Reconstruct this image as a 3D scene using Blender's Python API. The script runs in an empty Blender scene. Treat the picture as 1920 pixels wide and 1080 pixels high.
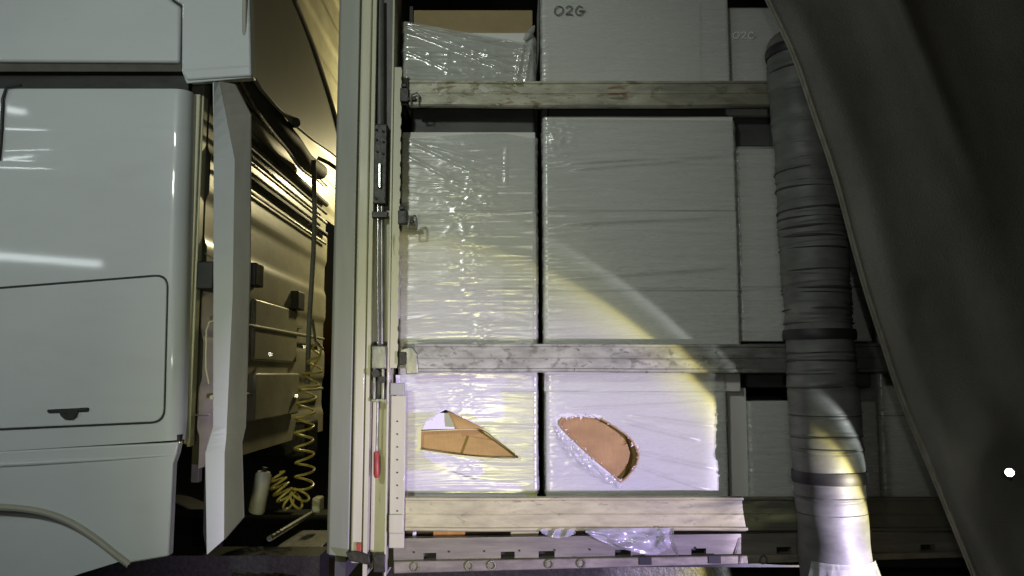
import bpy, bmesh, math, random
import numpy as np
from mathutils import Vector, Matrix
random.seed(7)
R = math.radians
S = bpy.context.scene
COL = S.collection

# ------------------------------------------------------------------ camera
F = 1518.0; TH = R(6.0); CAM = Vector((0, -3.3, 1.85))
cd = bpy.data.cameras.new('camera'); cam = bpy.data.objects.new('camera', cd); COL.objects.link(cam)
cam.location = CAM; cam.rotation_euler = (R(90) + TH, 0, 0)
cd.sensor_width = 36; cd.lens = 36 * F / 1920; cd.clip_start = 0.02; cd.clip_end = 2000
S.camera = cam

# ------------------------------------------------------------------ night sky
w = bpy.data.worlds.new('World'); S.world = w; w.use_nodes = True
nt = w.node_tree; sky = nt.nodes.new('ShaderNodeTexSky'); sky.sky_type = 'NISHITA'; sky.sun_disc = False
sky.sun_elevation = R(1.0); sky.sun_rotation = R(200)
bg = nt.nodes['Background']; bg.inputs['Strength'].default_value = 0.005
nt.links.new(sky.outputs[0], bg.inputs[0])

def light(name, kind, loc, aim, energy, color, **kw):
    l = bpy.data.lights.new(name, kind); o = bpy.data.objects.new(name, l); COL.objects.link(o)
    o.location = loc; l.energy = energy; l.color = color
    d = Vector(aim) - Vector(loc); o.rotation_euler = d.to_track_quat('-Z', 'Y').to_euler()
    for k, v in kw.items(): setattr(l, k, v)
    return o
# officer's torch, from the right, low: hard round pool with a coloured rim
TORCH = (4.6, -4.7, 0.65); AIM = (0.067, 0.06, 0.96)
tl = light('torch', 'SPOT', TORCH, AIM, 2450, (1, 1, 1), spot_size=R(27.5), spot_blend=0.01, shadow_soft_size=0.010)
tl.data.use_nodes = True; tn = tl.data.node_tree; te = tn.nodes['Emission']       # beam profile of the torch lens
tcn = tn.nodes.new('ShaderNodeTexCoord'); sx = tn.nodes.new('ShaderNodeSeparateXYZ'); tn.links.new(tcn.outputs['Normal'], sx.inputs[0])
def mth(op, a, b=None):
    q = tn.nodes.new('ShaderNodeMath'); q.operation = op
    for k, v in enumerate((a, b)):
        if v is None: continue
        if isinstance(v, (int, float)): q.inputs[k].default_value = v
        else: tn.links.new(v, q.inputs[k])
    return q.outputs[0]
RO = 0.308; ca, sa = math.cos(RO), math.sin(RO)       # slightly oval beam
bx_ = mth('MULTIPLY', mth('ADD', mth('MULTIPLY', sx.outputs[0], ca), mth('MULTIPLY', sx.outputs[1], sa)), 1.5)
by_ = mth('SUBTRACT', mth('MULTIPLY', sx.outputs[1], ca), mth('MULTIPLY', sx.outputs[0], sa))
rr_ = mth('SQRT', mth('ADD', mth('MULTIPLY', bx_, bx_), mth('MULTIPLY', by_, by_)))
ang = mth('MULTIPLY', mth('ARCSINE', rr_), 180 / math.pi / 14.2)                     # 0..1 = 0..10 degrees
rp = tn.nodes.new('ShaderNodeValToRGB'); cr = rp.color_ramp; tn.links.new(ang, rp.inputs[0])
prof_ = [(0, (0.60, 0.47, 0.98)), (0.45, (0.64, 0.52, 0.98)), (0.74, (0.72, 0.62, 0.84)), (0.825, (0.90, 0.82, 0.58)), (0.85, (0.80, 0.68, 0.25)), (0.862, (.09, .08, .04)), (0.90, (.05, .055, .05)), (0.92, (.15, .16, .16)), (0.938, (.26, .27, .27)), (0.948, (0, 0, 0))]
cr.elements[0].position = 0; cr.elements[0].color = (*prof_[0][1], 1); cr.elements[1].position = prof_[-1][0]; cr.elements[1].color = (0, 0, 0, 1)
for p_, c_ in prof_[1:-1]: cr.elements.new(p_).color = (*c_, 1)
rb_ = tn.nodes.new('ShaderNodeValToRGB'); c2 = rb_.color_ramp; tn.links.new(ang, rb_.inputs[0])      # soft fade added on this side to keep the rim off the cab
c2.elements[0].position = 0; c2.elements[0].color = (0.60, 0.47, 0.98, 1); c2.elements[1].position = 0.86; c2.elements[1].color = (0, 0, 0, 1)
q_ = c2.elements.new(0.52); q_.color = (0.60, 0.49, 0.88, 1); q_ = c2.elements.new(0.72); q_.color = (0.25, 0.22, 0.30, 1)
fx = tn.nodes.new('ShaderNodeMapRange'); fx.interpolation_type = 'SMOOTHSTEP'; tn.links.new(sx.outputs[0], fx.inputs[0])
fx.inputs[1].default_value = -0.095 ; fx.inputs[2].default_value = -0.035
mxl = tn.nodes.new('ShaderNodeMix'); mxl.data_type = 'RGBA'; tn.links.new(fx.outputs[0], mxl.inputs[0]); tn.links.new(rb_.outputs[0], mxl.inputs[6]); tn.links.new(rp.outputs[0], mxl.inputs[7])
tn.links.new(mxl.outputs[2], te.inputs[0])
def sst(src, a, b, lo, hi):
    q = tn.nodes.new('ShaderNodeMapRange'); q.interpolation_type = 'SMOOTHSTEP'; tn.links.new(src, q.inputs[0])
    for k, v in zip((1, 2, 3, 4), (a, b, lo, hi)): q.inputs[k].default_value = v
    return q.outputs[0]
# the hot spot of the beam lies low and to one side
weak = mth('MULTIPLY', sst(sx.outputs[1], .11, .19, 0, .78), sst(sx.outputs[0], -.01, .075, 1, .1))
tn.links.new(mth('MULTIPLY', mth('SUBTRACT', 1.0, weak), sst(sx.outputs[0], .082, .104, 1, 3.6)), te.inputs[1])
# work lamp behind the camera, up left: the general greenish light, fading to the right
light('work_lamp', 'SPOT', (-1.7, -4.3, 3.7), (-1.1, 0, 2.6), 248, (0.93, 1.0, 0.90), spot_size=R(66), spot_blend=0.9, shadow_soft_size=0.16)
# yard tube lamps whose reflections show as streaks on the cab paint
for i, (p, ln) in enumerate((((-6.9, -5.0, 5.2), 3.0), ((-6.6, -5.0, 4.65), 3.0), ((-6.1, -5.0, 3.12), 3.4))):
    light('yard_tube', 'AREA', p, (-1.8, 0, 2.4), 14, (0.9, 1.0, 1.0), shape='RECTANGLE', size=ln, size_y=0.07)
# warm yard lamp on the far side of the lorry, seen only on the back of the cab
light('warm_yard_lamp', 'POINT', (-0.74, 3.25, 3.45), (0, 0, 0), 120, (1.0, 0.86, 0.46), shadow_soft_size=0.10)
# low warm-yellow fill added to yellow the left post, loads and slats
light('side_fill', 'SPOT', (-0.3, -3.9, 1.1), (-0.50, 0, 1.6), 120, (1.0, 0.97, 0.42), spot_size=R(36), spot_blend=1.0, shadow_soft_size=0.08)

light('camera_fill', 'POINT', (0.15, -3.35, 2.0), (0, 0, 0), 14, (1.0, 1.0, 0.92), shadow_soft_size=0.02)  # weak fill added at the camera to lift the black gaps

vs = S.view_settings; vs.view_transform = 'Standard'; vs.look = 'None'; vs.gamma = 1; vs.exposure = 0; vs.use_curve_mapping = False
S.cycles.use_denoising = True; S.cycles.max_bounces = 8; S.cycles.transparent_max_bounces = 16
S.cycles.sample_clamp_indirect = 4

# ------------------------------------------------------------------ helpers
def ray(u, v):
    a = (u - 960) / F; b = (540 - v) / F
    return Vector((a, math.cos(TH) - b * math.sin(TH), math.sin(TH) + b * math.cos(TH)))
def P(u, v, Y=0.0):                 # point at depth Y
    d = ray(u, v); return CAM + d * ((Y - CAM.y) / d.y)
def PX(u, v, x):                    # point on the plane x = const
    d = ray(u, v); return CAM + d * ((x - CAM.x) / d.x)
def XR(u, v, Y=0.0): return P(u, v, Y).x
def ZR(v, Y=0.0): return P(960, v, Y).z

def empty(name, loc, label=None, cat=None, group=None):
    o = bpy.data.objects.new(name, None); COL.objects.link(o); o.location = loc; o.empty_display_size = 0.1
    if label: o['label'] = label
    if cat: o['category'] = cat
    if group: o['group'] = group
    return o
def link(name, me, mat, parent=None, bevel=0, smooth=35, solid=0, seg=2):
    o = bpy.data.objects.new(name, me); COL.objects.link(o)
    if mat is not None and not me.materials: me.materials.append(mat)
    if smooth:
        me.shade_smooth(); me.set_sharp_from_angle(angle=R(smooth))
    if solid:
        m = o.modifiers.new('solid', 'SOLIDIFY'); m.thickness = solid; m.offset = -1
    if bevel:
        m = o.modifiers.new('bevel', 'BEVEL'); m.width = bevel; m.segments = seg; m.limit_method = 'ANGLE'; m.angle_limit = R(30)
    if parent is not None:
        o.parent = parent
        o.matrix_parent_inverse = Matrix.Translation(parent.location).inverted()   # meshes keep world coordinates
    return o
class MB:
    def __init__(s): s.v = []; s.f = []
    def add(s, vs, fs):
        n = len(s.v); s.v += [tuple(p) for p in vs]; s.f += [tuple(i + n for i in f) for f in fs]; return s
    def box(s, x0, x1, y0, y1, z0, z1):
        return s.add([(x0,y0,z0),(x1,y0,z0),(x1,y1,z0),(x0,y1,z0),(x0,y0,z1),(x1,y0,z1),(x1,y1,z1),(x0,y1,z1)],
                     [(0,3,2,1),(4,5,6,7),(0,1,5,4),(1,2,6,5),(2,3,7,6),(3,0,4,7)])
    def bx(s, u0, v0, u1, v1, Y0, Y1):          # axis-aligned box whose front face covers these pixels at depth Y0
        vm = (v0 + v1) / 2
        return s.box(XR(u0, vm, Y0), XR(u1, vm, Y0), Y0, Y1, ZR(v1, Y0), ZR(v0, Y0))
    def prism(s, uv, Y0, Y1):
        pts = [P(u, v, Y0) for u, v in uv]
        ar = sum(pts[i].x * pts[(i+1) % len(pts)].z - pts[(i+1) % len(pts)].x * pts[i].z for i in range(len(pts)))
        if ar < 0: pts.reverse()
        n = len(pts)
        return s.add([(p.x, Y0, p.z) for p in pts] + [(p.x, Y1, p.z) for p in pts],
                     [tuple(range(n)), tuple(reversed(range(n, 2*n)))] + [(i, i + n, (i+1) % n + n, (i+1) % n) for i in range(n)])
    def tube(s, pts, r, k=8, cap=True):
        pts = [Vector(p) for p in pts]; n = len(pts); rr = r if isinstance(r, (list, tuple)) else [r] * n
        up = Vector((0.13, 0.2, 0.97)).normalized(); vs = []; prev = None
        for i, p in enumerate(pts):
            t = (pts[min(i+1, n-1)] - pts[max(i-1, 0)]).normalized()
            a = prev if prev is not None else (up if abs(t.dot(up)) < 0.9 else Vector((1, 0, 0)))
            a = (a - t * a.dot(t)).normalized(); prev = a; b = t.cross(a)
            vs += [p + (a * math.cos(q) + b * math.sin(q)) * rr[i] for q in [2 * math.pi * j / k for j in range(k)]]
        fs = [(i*k + j, i*k + (j+1) % k, (i+1)*k + (j+1) % k, (i+1)*k + j) for i in range(n-1) for j in range(k)]
        if cap: fs += [tuple(reversed(range(k))), tuple(range((n-1)*k, n*k))]
        return s.add(vs, fs)
    def grid(s, rows):
        n = len(rows[0]); vs = [p for r in rows for p in r]
        return s.add(vs, [(i*n + j, i*n + j + 1, (i+1)*n + j + 1, (i+1)*n + j) for i in range(len(rows)-1) for j in range(n-1)])
    def mesh(s, name):
        me = bpy.data.meshes.new(name); me.from_pydata(s.v, [], s.f); me.validate(); me.update(); return me
    def build(s, name, mat, parent=None, **kw): return link(name, s.mesh(name), mat, parent, **kw)
def fixn(o):
    bm = bmesh.new(); bm.from_mesh(o.data); bmesh.ops.recalc_face_normals(bm, faces=bm.faces); bm.to_mesh(o.data); bm.free(); return o

# value noise in numpy
NT = {}
def vnoise(x, y, seed):
    if seed not in NT: NT[seed] = np.random.RandomState(seed).rand(512, 512)
    T = NT[seed]
    xi = np.floor(x).astype(int); yi = np.floor(y).astype(int); fx = x - xi; fy = y - yi
    fx = fx * fx * (3 - 2 * fx); fy = fy * fy * (3 - 2 * fy); g = lambda a, b: T[a % 512, b % 512]
    return (g(xi, yi) * (1 - fx) + g(xi + 1, yi) * fx) * (1 - fy) + (g(xi, yi + 1) * (1 - fx) + g(xi + 1, yi + 1) * fx) * fy
def ridge(x, y, seed, p=3): return (1 - np.abs(2 * vnoise(x, y, seed) - 1)) ** p
def inpoly(px, py, poly):
    c = np.zeros(px.shape, bool); n = len(poly)
    for i in range(n):
        x1, y1 = poly[i]; x2, y2 = poly[(i + 1) % n]
        if y1 == y2: continue
        t = ((y1 > py) != (y2 > py)) & (px < (x2 - x1) * (py - y1) / (y2 - y1) + x1); c ^= t
    return c

# ------------------------------------------------------------------ materials
def mat(name, col, rough=0.5, metal=0.0, var=0.0, vscale=(8, 8, 8), col2=None, bump=0.0, bscale=(40, 40, 40), coat=0.0, coatr=0.08, spots=None, spec=0.5, grime_shade=None):
    m = bpy.data.materials.new(name); m.use_nodes = True; n = m.node_tree.nodes; l = m.node_tree.links
    b = n['Principled BSDF']; b.inputs['Roughness'].default_value = rough; b.inputs['Metallic'].default_value = metal
    b.inputs['Coat Weight'].default_value = coat; b.inputs['Coat Roughness'].default_value = coatr
    b.inputs['Specular IOR Level'].default_value = spec
    b.inputs['Base Color'].default_value = (*col, 1)
    tc = n.new('ShaderNodeTexCoord')
    def noise(sc, det=6, dis=0.0):
        mp = n.new('ShaderNodeMapping'); mp.inputs['Scale'].default_value = sc; l.new(tc.outputs['Object'], mp.inputs[0])
        t = n.new('ShaderNodeTexNoise'); t.inputs['Scale'].default_value = 1; t.inputs['Detail'].default_value = det
        t.inputs['Roughness'].default_value = 0.62; t.inputs['Distortion'].default_value = dis; l.new(mp.outputs[0], t.inputs[0]); return t
    cur = None
    if var or col2:
        c2 = col2 or tuple(max(0, c * (1 - var)) for c in col)
        t = noise(vscale); r = n.new('ShaderNodeValToRGB'); r.color_ramp.elements[0].position = 0.36; r.color_ramp.elements[1].position = 0.66
        r.color_ramp.elements[0].color = (*c2, 1); r.color_ramp.elements[1].color = (*col, 1)
        l.new(t.outputs['Fac'], r.inputs[0]); cur = r.outputs[0]
        l.new(cur, b.inputs['Base Color'])
        q = n.new('ShaderNodeMapRange'); q.inputs[3].default_value = min(1, rough + 0.1); q.inputs[4].default_value = max(0.03, rough - 0.08)
        l.new(t.outputs['Fac'], q.inputs[0]); l.new(q.outputs[0], b.inputs['Roughness'])
    for sp in (spots or []):      # (colour, scale, threshold, softness, distortion)
        t = noise(sp[1], 8, sp[4]); r = n.new('ShaderNodeMapRange'); r.inputs[1].default_value = sp[2]; r.inputs[2].default_value = sp[2] + sp[3]
        l.new(t.outputs['Fac'], r.inputs[0]); mx = n.new('ShaderNodeMix'); mx.data_type = 'RGBA'
        l.new(r.outputs[0], mx.inputs[0]); mx.inputs[7].default_value = (*sp[0], 1)
        if cur is None: mx.inputs[6].default_value = (*col, 1)
        else: l.new(cur, mx.inputs[6])
        cur = mx.outputs[2]; l.new(cur, b.inputs['Base Color'])
    if grime_shade:                      # darkening along a plank, dirt and painted shade: (colour, x start, x end, strength)
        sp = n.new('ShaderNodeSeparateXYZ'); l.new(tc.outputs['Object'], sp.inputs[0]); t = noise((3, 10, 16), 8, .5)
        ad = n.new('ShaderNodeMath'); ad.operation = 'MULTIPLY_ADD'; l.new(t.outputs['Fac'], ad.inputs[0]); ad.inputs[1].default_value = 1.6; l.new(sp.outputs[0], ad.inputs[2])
        r = n.new('ShaderNodeMapRange'); r.inputs[1].default_value = grime_shade[1] + .8; r.inputs[2].default_value = grime_shade[2] + .8; r.inputs[4].default_value = grime_shade[3]
        l.new(ad.outputs[0], r.inputs[0]); mx = n.new('ShaderNodeMix'); mx.data_type = 'RGBA'; l.new(r.outputs[0], mx.inputs[0]); l.new(cur, mx.inputs[6]); mx.inputs[7].default_value = (*grime_shade[0], 1)
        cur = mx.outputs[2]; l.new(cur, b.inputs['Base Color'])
    if bump:
        t = noise(bscale, 8); bp = n.new('ShaderNodeBump'); bp.inputs['Strength'].default_value = bump; bp.inputs['Distance'].default_value = 0.01
        l.new(t.outputs['Fac'], bp.inputs['Height']); l.new(bp.outputs[0], b.inputs['Normal'])
    return m
M = {}
M['paint'] = mat('cab_paint', (0.57, 0.61, 0.625), 0.42, coat=0.6, coatr=0.05, var=0.07, vscale=(1.5, 1.5, 3), spots=[((0.50, 0.53, 0.54), (30, 30, 40), 0.64, 0.14, 0.4), ((0.50, 0.53, 0.54), (1.5, 1.5, 5), 0.55, 0.3, 0.5)], bump=0.015, bscale=(9, 9, 9))
M['paint_grey'] = mat('grey_paint', (0.42, 0.42, 0.37), 0.45, var=0.2, vscale=(6, 6, 3), bump=0.05)
M['flap_shade'] = mat('shaded_flap_paint', (0.22, 0.21, 0.18), 0.5, var=0.2, vscale=(6, 6, 3))  # cab paint with the wing's torch shadow put into the colour
M['wall'] = mat('rear_wall_paint', (0.50, 0.48, 0.35), 0.5, coat=0.2, coatr=0.25, var=0.3, vscale=(3, 3, 6), bump=0.12, bscale=(5, 5, 14))
M['plastic_dark'] = mat('dark_plastic', (0.10, 0.10, 0.08), 0.75, var=0.3, bump=0.05)
M['fairing_in'] = mat('fairing_inner', (0.34, 0.34, 0.28), 0.55, var=0.2, vscale=(2, 2, 2), bump=0.04)
M['rubber'] = mat('black_rubber', (0.018, 0.02, 0.019), 0.6, var=0.4, vscale=(10, 10, 30))
M['cream'] = mat('cream_paint', (0.60, 0.59, 0.42), 0.42, var=0.16, vscale=(7, 7, 1.2), coat=0.2, spots=[((0.22, 0.20, 0.14), (26, 26, 6), 0.64, 0.10, 0.8)], bump=0.08, bscale=(30, 30, 8))
M['post_grey_shade'] = mat('shaded_post_grey', (0.40, 0.41, 0.36), 0.45, var=0.15, vscale=(7, 7, 1.2), spots=[((0.2, 0.2, 0.16), (26, 26, 6), 0.66, 0.10, 0.8)], bump=0.08, bscale=(30, 30, 8))  # cream paint with the flank's shade put in; also used on grey fittings
M['steel'] = mat('worn_steel', (0.40, 0.40, 0.37), 0.38, metal=0.75, var=0.5, vscale=(30, 30, 12), bump=0.15)
M['chrome'] = mat('bright_rod', (0.62, 0.64, 0.62), 0.22, metal=0.9, var=0.2)
M['greasy'] = mat('greasy_iron', (0.045, 0.043, 0.038), 0.45, metal=0.3, var=0.5, vscale=(50, 50, 50), bump=0.3)
M['channel'] = mat('channel_grey', (0.16, 0.16, 0.15), 0.5, var=0.35, vscale=(20, 20, 5), spots=[((0.03, 0.03, 0.03), (40, 40, 25), 0.60, 0.1, 0.6)])
M['red'] = mat('red_grip', (0.40, 0.06, 0.045), 0.4, var=0.3, vscale=(30, 30, 30))
M['carton'] = mat('white_carton', (0.72, 0.72, 0.68), 0.7, var=0.05, vscale=(3, 3, 5), bump=0.04, bscale=(60, 60, 60))
M['carton_yellow_lit'] = mat('yellow_lit_carton', (0.72, 0.76, 0.34), 0.7, var=0.06, vscale=(3, 3, 5), bump=0.04, bscale=(60, 60, 60))  # white carton with the yellow cast of the light put into its colour
M['paper'] = mat('white_paper_sheet', (0.84, 0.82, 0.86), 0.6, var=0.04, vscale=(4, 4, 9), bump=0.05, bscale=(10, 10, 90))
M['kraft'] = mat('brown_cardboard', (0.48, 0.30, 0.125), 0.8, var=0.25, vscale=(7, 7, 12), bump=0.25, bscale=(160, 20, 20))
M['kraft_yellow_lit'] = mat('yellow_lit_cardboard', (0.52, 0.345, 0.10), 0.8, var=0.25, vscale=(7, 7, 16), bump=0.25, bscale=(160, 20, 20))  # brown board with the yellow light on the left load put into its colour
M['kraft_dull'] = mat('dull_cardboard', (0.34, 0.26, 0.13), 0.8, var=0.15, vscale=(5, 5, 9))
M['edge_dark'] = mat('dark_card_edge', (0.10, 0.04, 0.018), 0.8)
M['ink'] = mat('marker_ink', (0.12, 0.12, 0.11), 0.6)
M['ink_pale'] = mat('pale_marker', (0.95, 0.95, 0.93), 0.6)
M['pallet'] = mat('dark_pallet_plastic', (0.085, 0.088, 0.08), 0.6, var=0.25, vscale=(6, 6, 20), bump=0.05)
M['orange_wood'] = mat('orange_wood', (0.55, 0.29, 0.07), 0.7, var=0.3, vscale=(30, 10, 10))
M['wood'] = mat('weathered_pallet_wood', (0.24, 0.19, 0.12), 0.8, var=0.4, vscale=(4, 30, 40))
M['slat_top'] = mat('stained_slat_paint', (0.60, 0.58, 0.44), 0.5, var=0.35, vscale=(9, 20, 22), bump=0.2, bscale=(20, 30, 45),
    spots=[((0.22, 0.20, 0.10), (6, 14, 20), 0.535, 0.09, 1.2), ((0.24, 0.12, 0.045), (4.5, 12, 22), 0.59, 0.08, 1.0), ((0.62, 0.62, 0.54), (18, 18, 30), 0.60, 0.04, 0.6)], grime_shade=((.17, .165, .13), .25, .9, .85))
M['slat_mid'] = mat('scuffed_slat_paint', (0.50, 0.50, 0.44), 0.45, var=0.4, vscale=(9, 20, 22), bump=0.2, bscale=(20, 30, 45),
    spots=[((0.20, 0.195, 0.16), (24, 14, 34), 0.52, 0.12, 0.4), ((0.07, 0.07, 0.06), (22, 22, 40), 0.62, 0.06, 1.2)], grime_shade=((.10, .10, .095), .45, 1.0, .9))
M['slat_low'] = mat('pale_slat_paint', (0.58, 0.56, 0.31), 0.5, var=0.3, vscale=(9, 20, 30), bump=0.2, bscale=(12, 30, 60),
    spots=[((0.22, 0.21, 0.14), (12, 14, 40), 0.60, 0.10, 0.9), ((0.10, 0.09, 0.06), (30, 20, 60), 0.67, 0.04, 0.9)], grime_shade=((.09, .09, .08), .75, 1.15, .9))  # dark right end paints in the shadow beside the curtain roll
M['rail'] = mat('aluminium_rail', (0.30, 0.28, 0.24), 0.45, metal=0.35, var=0.4, vscale=(3, 20, 26), bump=0.12, bscale=(6, 30, 60))
M['lip'] = mat('dirty_rail_lip', (0.34, 0.31, 0.24), 0.55, metal=0.2, var=0.45, vscale=(8, 20, 30), bump=0.15)
M['interior'] = mat('trailer_interior', (0.07, 0.07, 0.065), 0.7, var=0.3)
M['tarp'] = mat('dark_tarpaulin', (0.28, 0.276, 0.235), 0.42, var=0.35, vscale=(2.6, 2.6, 1.6), bump=0.5, bscale=(150, 150, 150), spots=[((0.17, 0.17, 0.145), (9, 9, 4), 0.58, 0.2, 1.0)])
M['hem'] = mat('grey_hem', (0.34, 0.33, 0.26), 0.5, var=0.35, vscale=(40, 40, 14), bump=0.2)
M['roll'] = mat('grey_curtain_plastic', (0.185, 0.19, 0.175), 0.5, var=0.45, vscale=(5, 5, 12), bump=0.16, bscale=(14, 14, 60), coat=0.0, coatr=0.2)
M['band'] = mat('black_band', (0.022, 0.022, 0.022), 0.5, var=0.3)
M['cord'] = mat('grey_cord', (0.05, 0.05, 0.048), 0.6)
M['hose'] = mat('yellow_hose', (0.50, 0.42, 0.10), 0.35, var=0.2, vscale=(20, 20, 20))
M['canister'] = mat('white_canister_plastic', (0.52, 0.50, 0.40), 0.45, var=0.2)
M['ground'] = mat('asphalt', (0.016, 0.016, 0.016), 0.9, var=0.3, vscale=(3, 3, 3), bump=0.3)
def film_mat(name, haze, gloss, rough, tint):
    m = bpy.data.materials.new(name); m.use_nodes = True; n = m.node_tree.nodes; l = m.node_tree.links; n.remove(n['Principled BSDF'])
    out = n['Material Output']; tr = n.new('ShaderNodeBsdfTransparent'); df = n.new('ShaderNodeBsdfDiffuse'); gl = n.new('ShaderNodeBsdfGlossy')
    tr.inputs[0].default_value = (0.975, 0.98, 0.975, 1); df.inputs[0].default_value = (*tint, 1); gl.inputs['Roughness'].default_value = rough
    tc = n.new('ShaderNodeTexCoord'); mp = n.new('ShaderNodeMapping'); mp.inputs['Scale'].default_value = (5, 5, 42); l.new(tc.outputs['Object'], mp.inputs[0])
    t = n.new('ShaderNodeTexNoise'); t.inputs['Scale'].default_value = 1; t.inputs['Detail'].default_value = 5; l.new(mp.outputs[0], t.inputs[0])
    mr = n.new('ShaderNodeMapRange'); mr.inputs[1].default_value = 0.3; mr.inputs[2].default_value = 0.75; mr.inputs[3].default_value = haze * 0.55; mr.inputs[4].default_value = haze * 1.5
    l.new(t.outputs['Fac'], mr.inputs[0])
    a = n.new('ShaderNodeMixShader'); l.new(mr.outputs[0], a.inputs[0]); l.new(tr.outputs[0], a.inputs[1]); l.new(df.outputs[0], a.inputs[2])
    fr = n.new('ShaderNodeLayerWeight'); fr.inputs[0].default_value = 0.5; pw = n.new('ShaderNodeMath'); pw.operation = 'POWER'; pw.inputs[1].default_value = 5
    l.new(fr.outputs['Facing'], pw.inputs[0]); mu = n.new('ShaderNodeMath'); mu.operation = 'MULTIPLY_ADD'; mu.inputs[1].default_value = 0.8; mu.inputs[2].default_value = .045 * gloss; mu.use_clamp = True
    l.new(pw.outputs[0], mu.inputs[0]); b = n.new('ShaderNodeMixShader'); l.new(mu.outputs[0], b.inputs[0]); l.new(a.outputs[0], b.inputs[1]); l.new(gl.outputs[0], b.inputs[2])
    l.new(b.outputs[0], out.inputs[0]); return m
M['film'] = film_mat('stretch_film', 0.42, 1.7, 0.22, (0.72, 0.74, 0.70))
M['film_white'] = film_mat('crumpled_white_film', 0.55, 2.0, 0.2, (0.70, 0.70, 0.72))
M['film_thick'] = film_mat('thick_stretch_film', 0.62, 2.2, 0.15, (0.55, 0.57, 0.52))

# ------------------------------------------------------------------ ground
g = MB(); g.grid([[(-600, -600, 0), (600, -600, 0)], [(-600, 600, 0), (600, 600, 0)]])
o = g.build('ground', M['ground']); o['kind'] = 'structure'

# ------------------------------------------------------------------ semi trailer
TR = empty('semi_trailer', (0.6, 1.2, 0), 'cream-framed curtain-side semi-trailer with its side opened on wrapped loads', 'trailer')
def T_(mb, name, m, par=TR, **kw): return mb.build(name, M[m], par, **kw)
T_(MB().box(-0.70, 7.0, 0.03, 2.47, 1.12, 1.195), 'floor', 'interior')
T_(MB().box(-0.74, 7.0, -0.02, 2.5, 4.02, 4.08), 'roof', 'interior')
T_(MB().box(-0.70, 7.0, 2.44, 2.48, 1.195, 4.02), 'far_curtain', 'interior')
T_(MB().box(-0.735, -0.69, 0.16, 2.48, 1.0, 4.0), 'headboard', 'interior')
T_(MB().box(-0.6, 6.9, 0.55, 0.68, 0.75, 1.11).box(-0.6, 6.9, 1.8, 1.93, 0.75, 1.11), 'chassis_beam', 'greasy')
for xx in (1.2,):
    T_(MB().box(xx, xx+.12, 0.45, 0.57, 0.08, 1.10).box(xx-.08, xx+.2, 0.38, 0.64, 0, 0.08), 'landing_leg', 'greasy')
    T_(MB().box(xx, xx+.12, 1.9, 2.02, 0.08, 1.10).box(xx-.08, xx+.2, 1.83, 2.09, 0, 0.08), 'landing_leg', 'greasy')
for yy in (0.25, 2.2):
    for xx in (4.6, 5.9):
        T_(MB().tube([(xx, yy-.16, .5), (xx, yy-.13, .5), (xx, yy+.13, .5), (xx, yy+.16, .5)], [.42, .5, .5, .42], 40), 'wheel', 'rubber')
# corner post, extruded profile
def extr(name, prof, z0, z1, m, par=TR, **kw):
    n = len(prof); mb = MB(); mb.add([(x, y, z0) for x, y in prof] + [(x, y, z1) for x, y in prof],
        [tuple(reversed(range(n))), tuple(range(n, 2*n))] + [(i, (i+1) % n, (i+1) % n + n, i + n) for i in range(n)])
    o = mb.build(name, M[m], par, **kw); return fixn(o)
zb = ZR(1042)
extr('corner_post_flank', [(-0.745, 0.155), (-0.742, 0.035), (-0.728, 0.012), (-0.642, -0.030), (-0.637, 0.02), (-0.637, 0.155)], zb, 4.01, 'post_grey_shade', bevel=0.004)
extr('corner_post', [(-0.633, 0.155), (-0.633, -0.032), (-0.627, -0.038), (-0.592, -0.038), (-0.588, -0.030), (-0.588, 0.155)], zb - .02, 4.01, 'cream', bevel=0.003)
extr('post_lip', [(-0.584, 0.155), (-0.584, -0.044), (-0.567, -0.044), (-0.567, 0.155)], zb - .07, 4.01, 'cream', bevel=0.002)
extr('channel_back', [(-0.566, 0.155), (-0.566, 0.020), (-0.502, 0.020), (-0.502, 0.155)], zb - .05, 4.01, 'channel')
extr('channel_edge', [(-0.501, 0.155), (-0.501, -0.040), (-0.492, -0.040), (-0.492, 0.155)], zb - .07, 4.01, 'cream', bevel=0.002)
T_(MB().bx(697, 395, 729, 640, 0.012, 0.019), 'channel_liner', 'post_grey_shade')
T_(MB().bx(697, 750, 729, 1035, 0.004, 0.019), 'channel_liner', 'cream')
T_(MB().bx(700, 1040, 722, 1074, -0.052, 0.0), 'channel_foot', 'greasy', bevel=.004)
# toothed rail along the channel
mb = MB(); z0, z1 = ZR(690), ZR(132); n = int((z1 - z0) / 0.05)
xa, xb = -0.490, -0.462
outl = [(xa, z0), (xb, z0)]
for i in range(n):
    a = z0 + (z1 - z0) * i / n; s = (z1 - z0) / n
    outl += [(xb, a + s * .15), (xb + .003, a + s * .35), (xb + .003, a + s * .8), (xb, a + s * .95)]
outl += [(xb, z1), (xa, z1)]
n = len(outl)
mb.add([(x, -0.036, z) for x, z in outl] + [(x, -0.028, z) for x, z in outl], [tuple(range(n)), tuple(reversed(range(n, 2*n)))] + [(i, i+n, (i+1) % n + n, (i+1) % n) for i in range(n)])
mb.box(xa, xa + .008, -0.028, 0.1, z0, z1)
T_(mb, 'toothed_rail', 'cream')
# lower pocket plate with rivets
pl = T_(MB().bx(731, 742, 759, 1028, -0.040, -0.018), 'pocket_plate', 'cream', bevel=.003)
for v in list(range(790, 1000, 24)):
    T_(MB().tube([P(745, v, -0.0405), P(745, v, -0.0425)], .0035, 8), 'rivet', 'greasy', pl)
T_(MB().bx(729, 965, 756, 1000, -0.052, -0.041), 'hinge_plate', 'cream', bevel=.003)
T_(MB().bx(732, 718, 758, 741, -0.046, -0.016), 'pocket_cap', 'post_grey_shade', bevel=.003)
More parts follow.
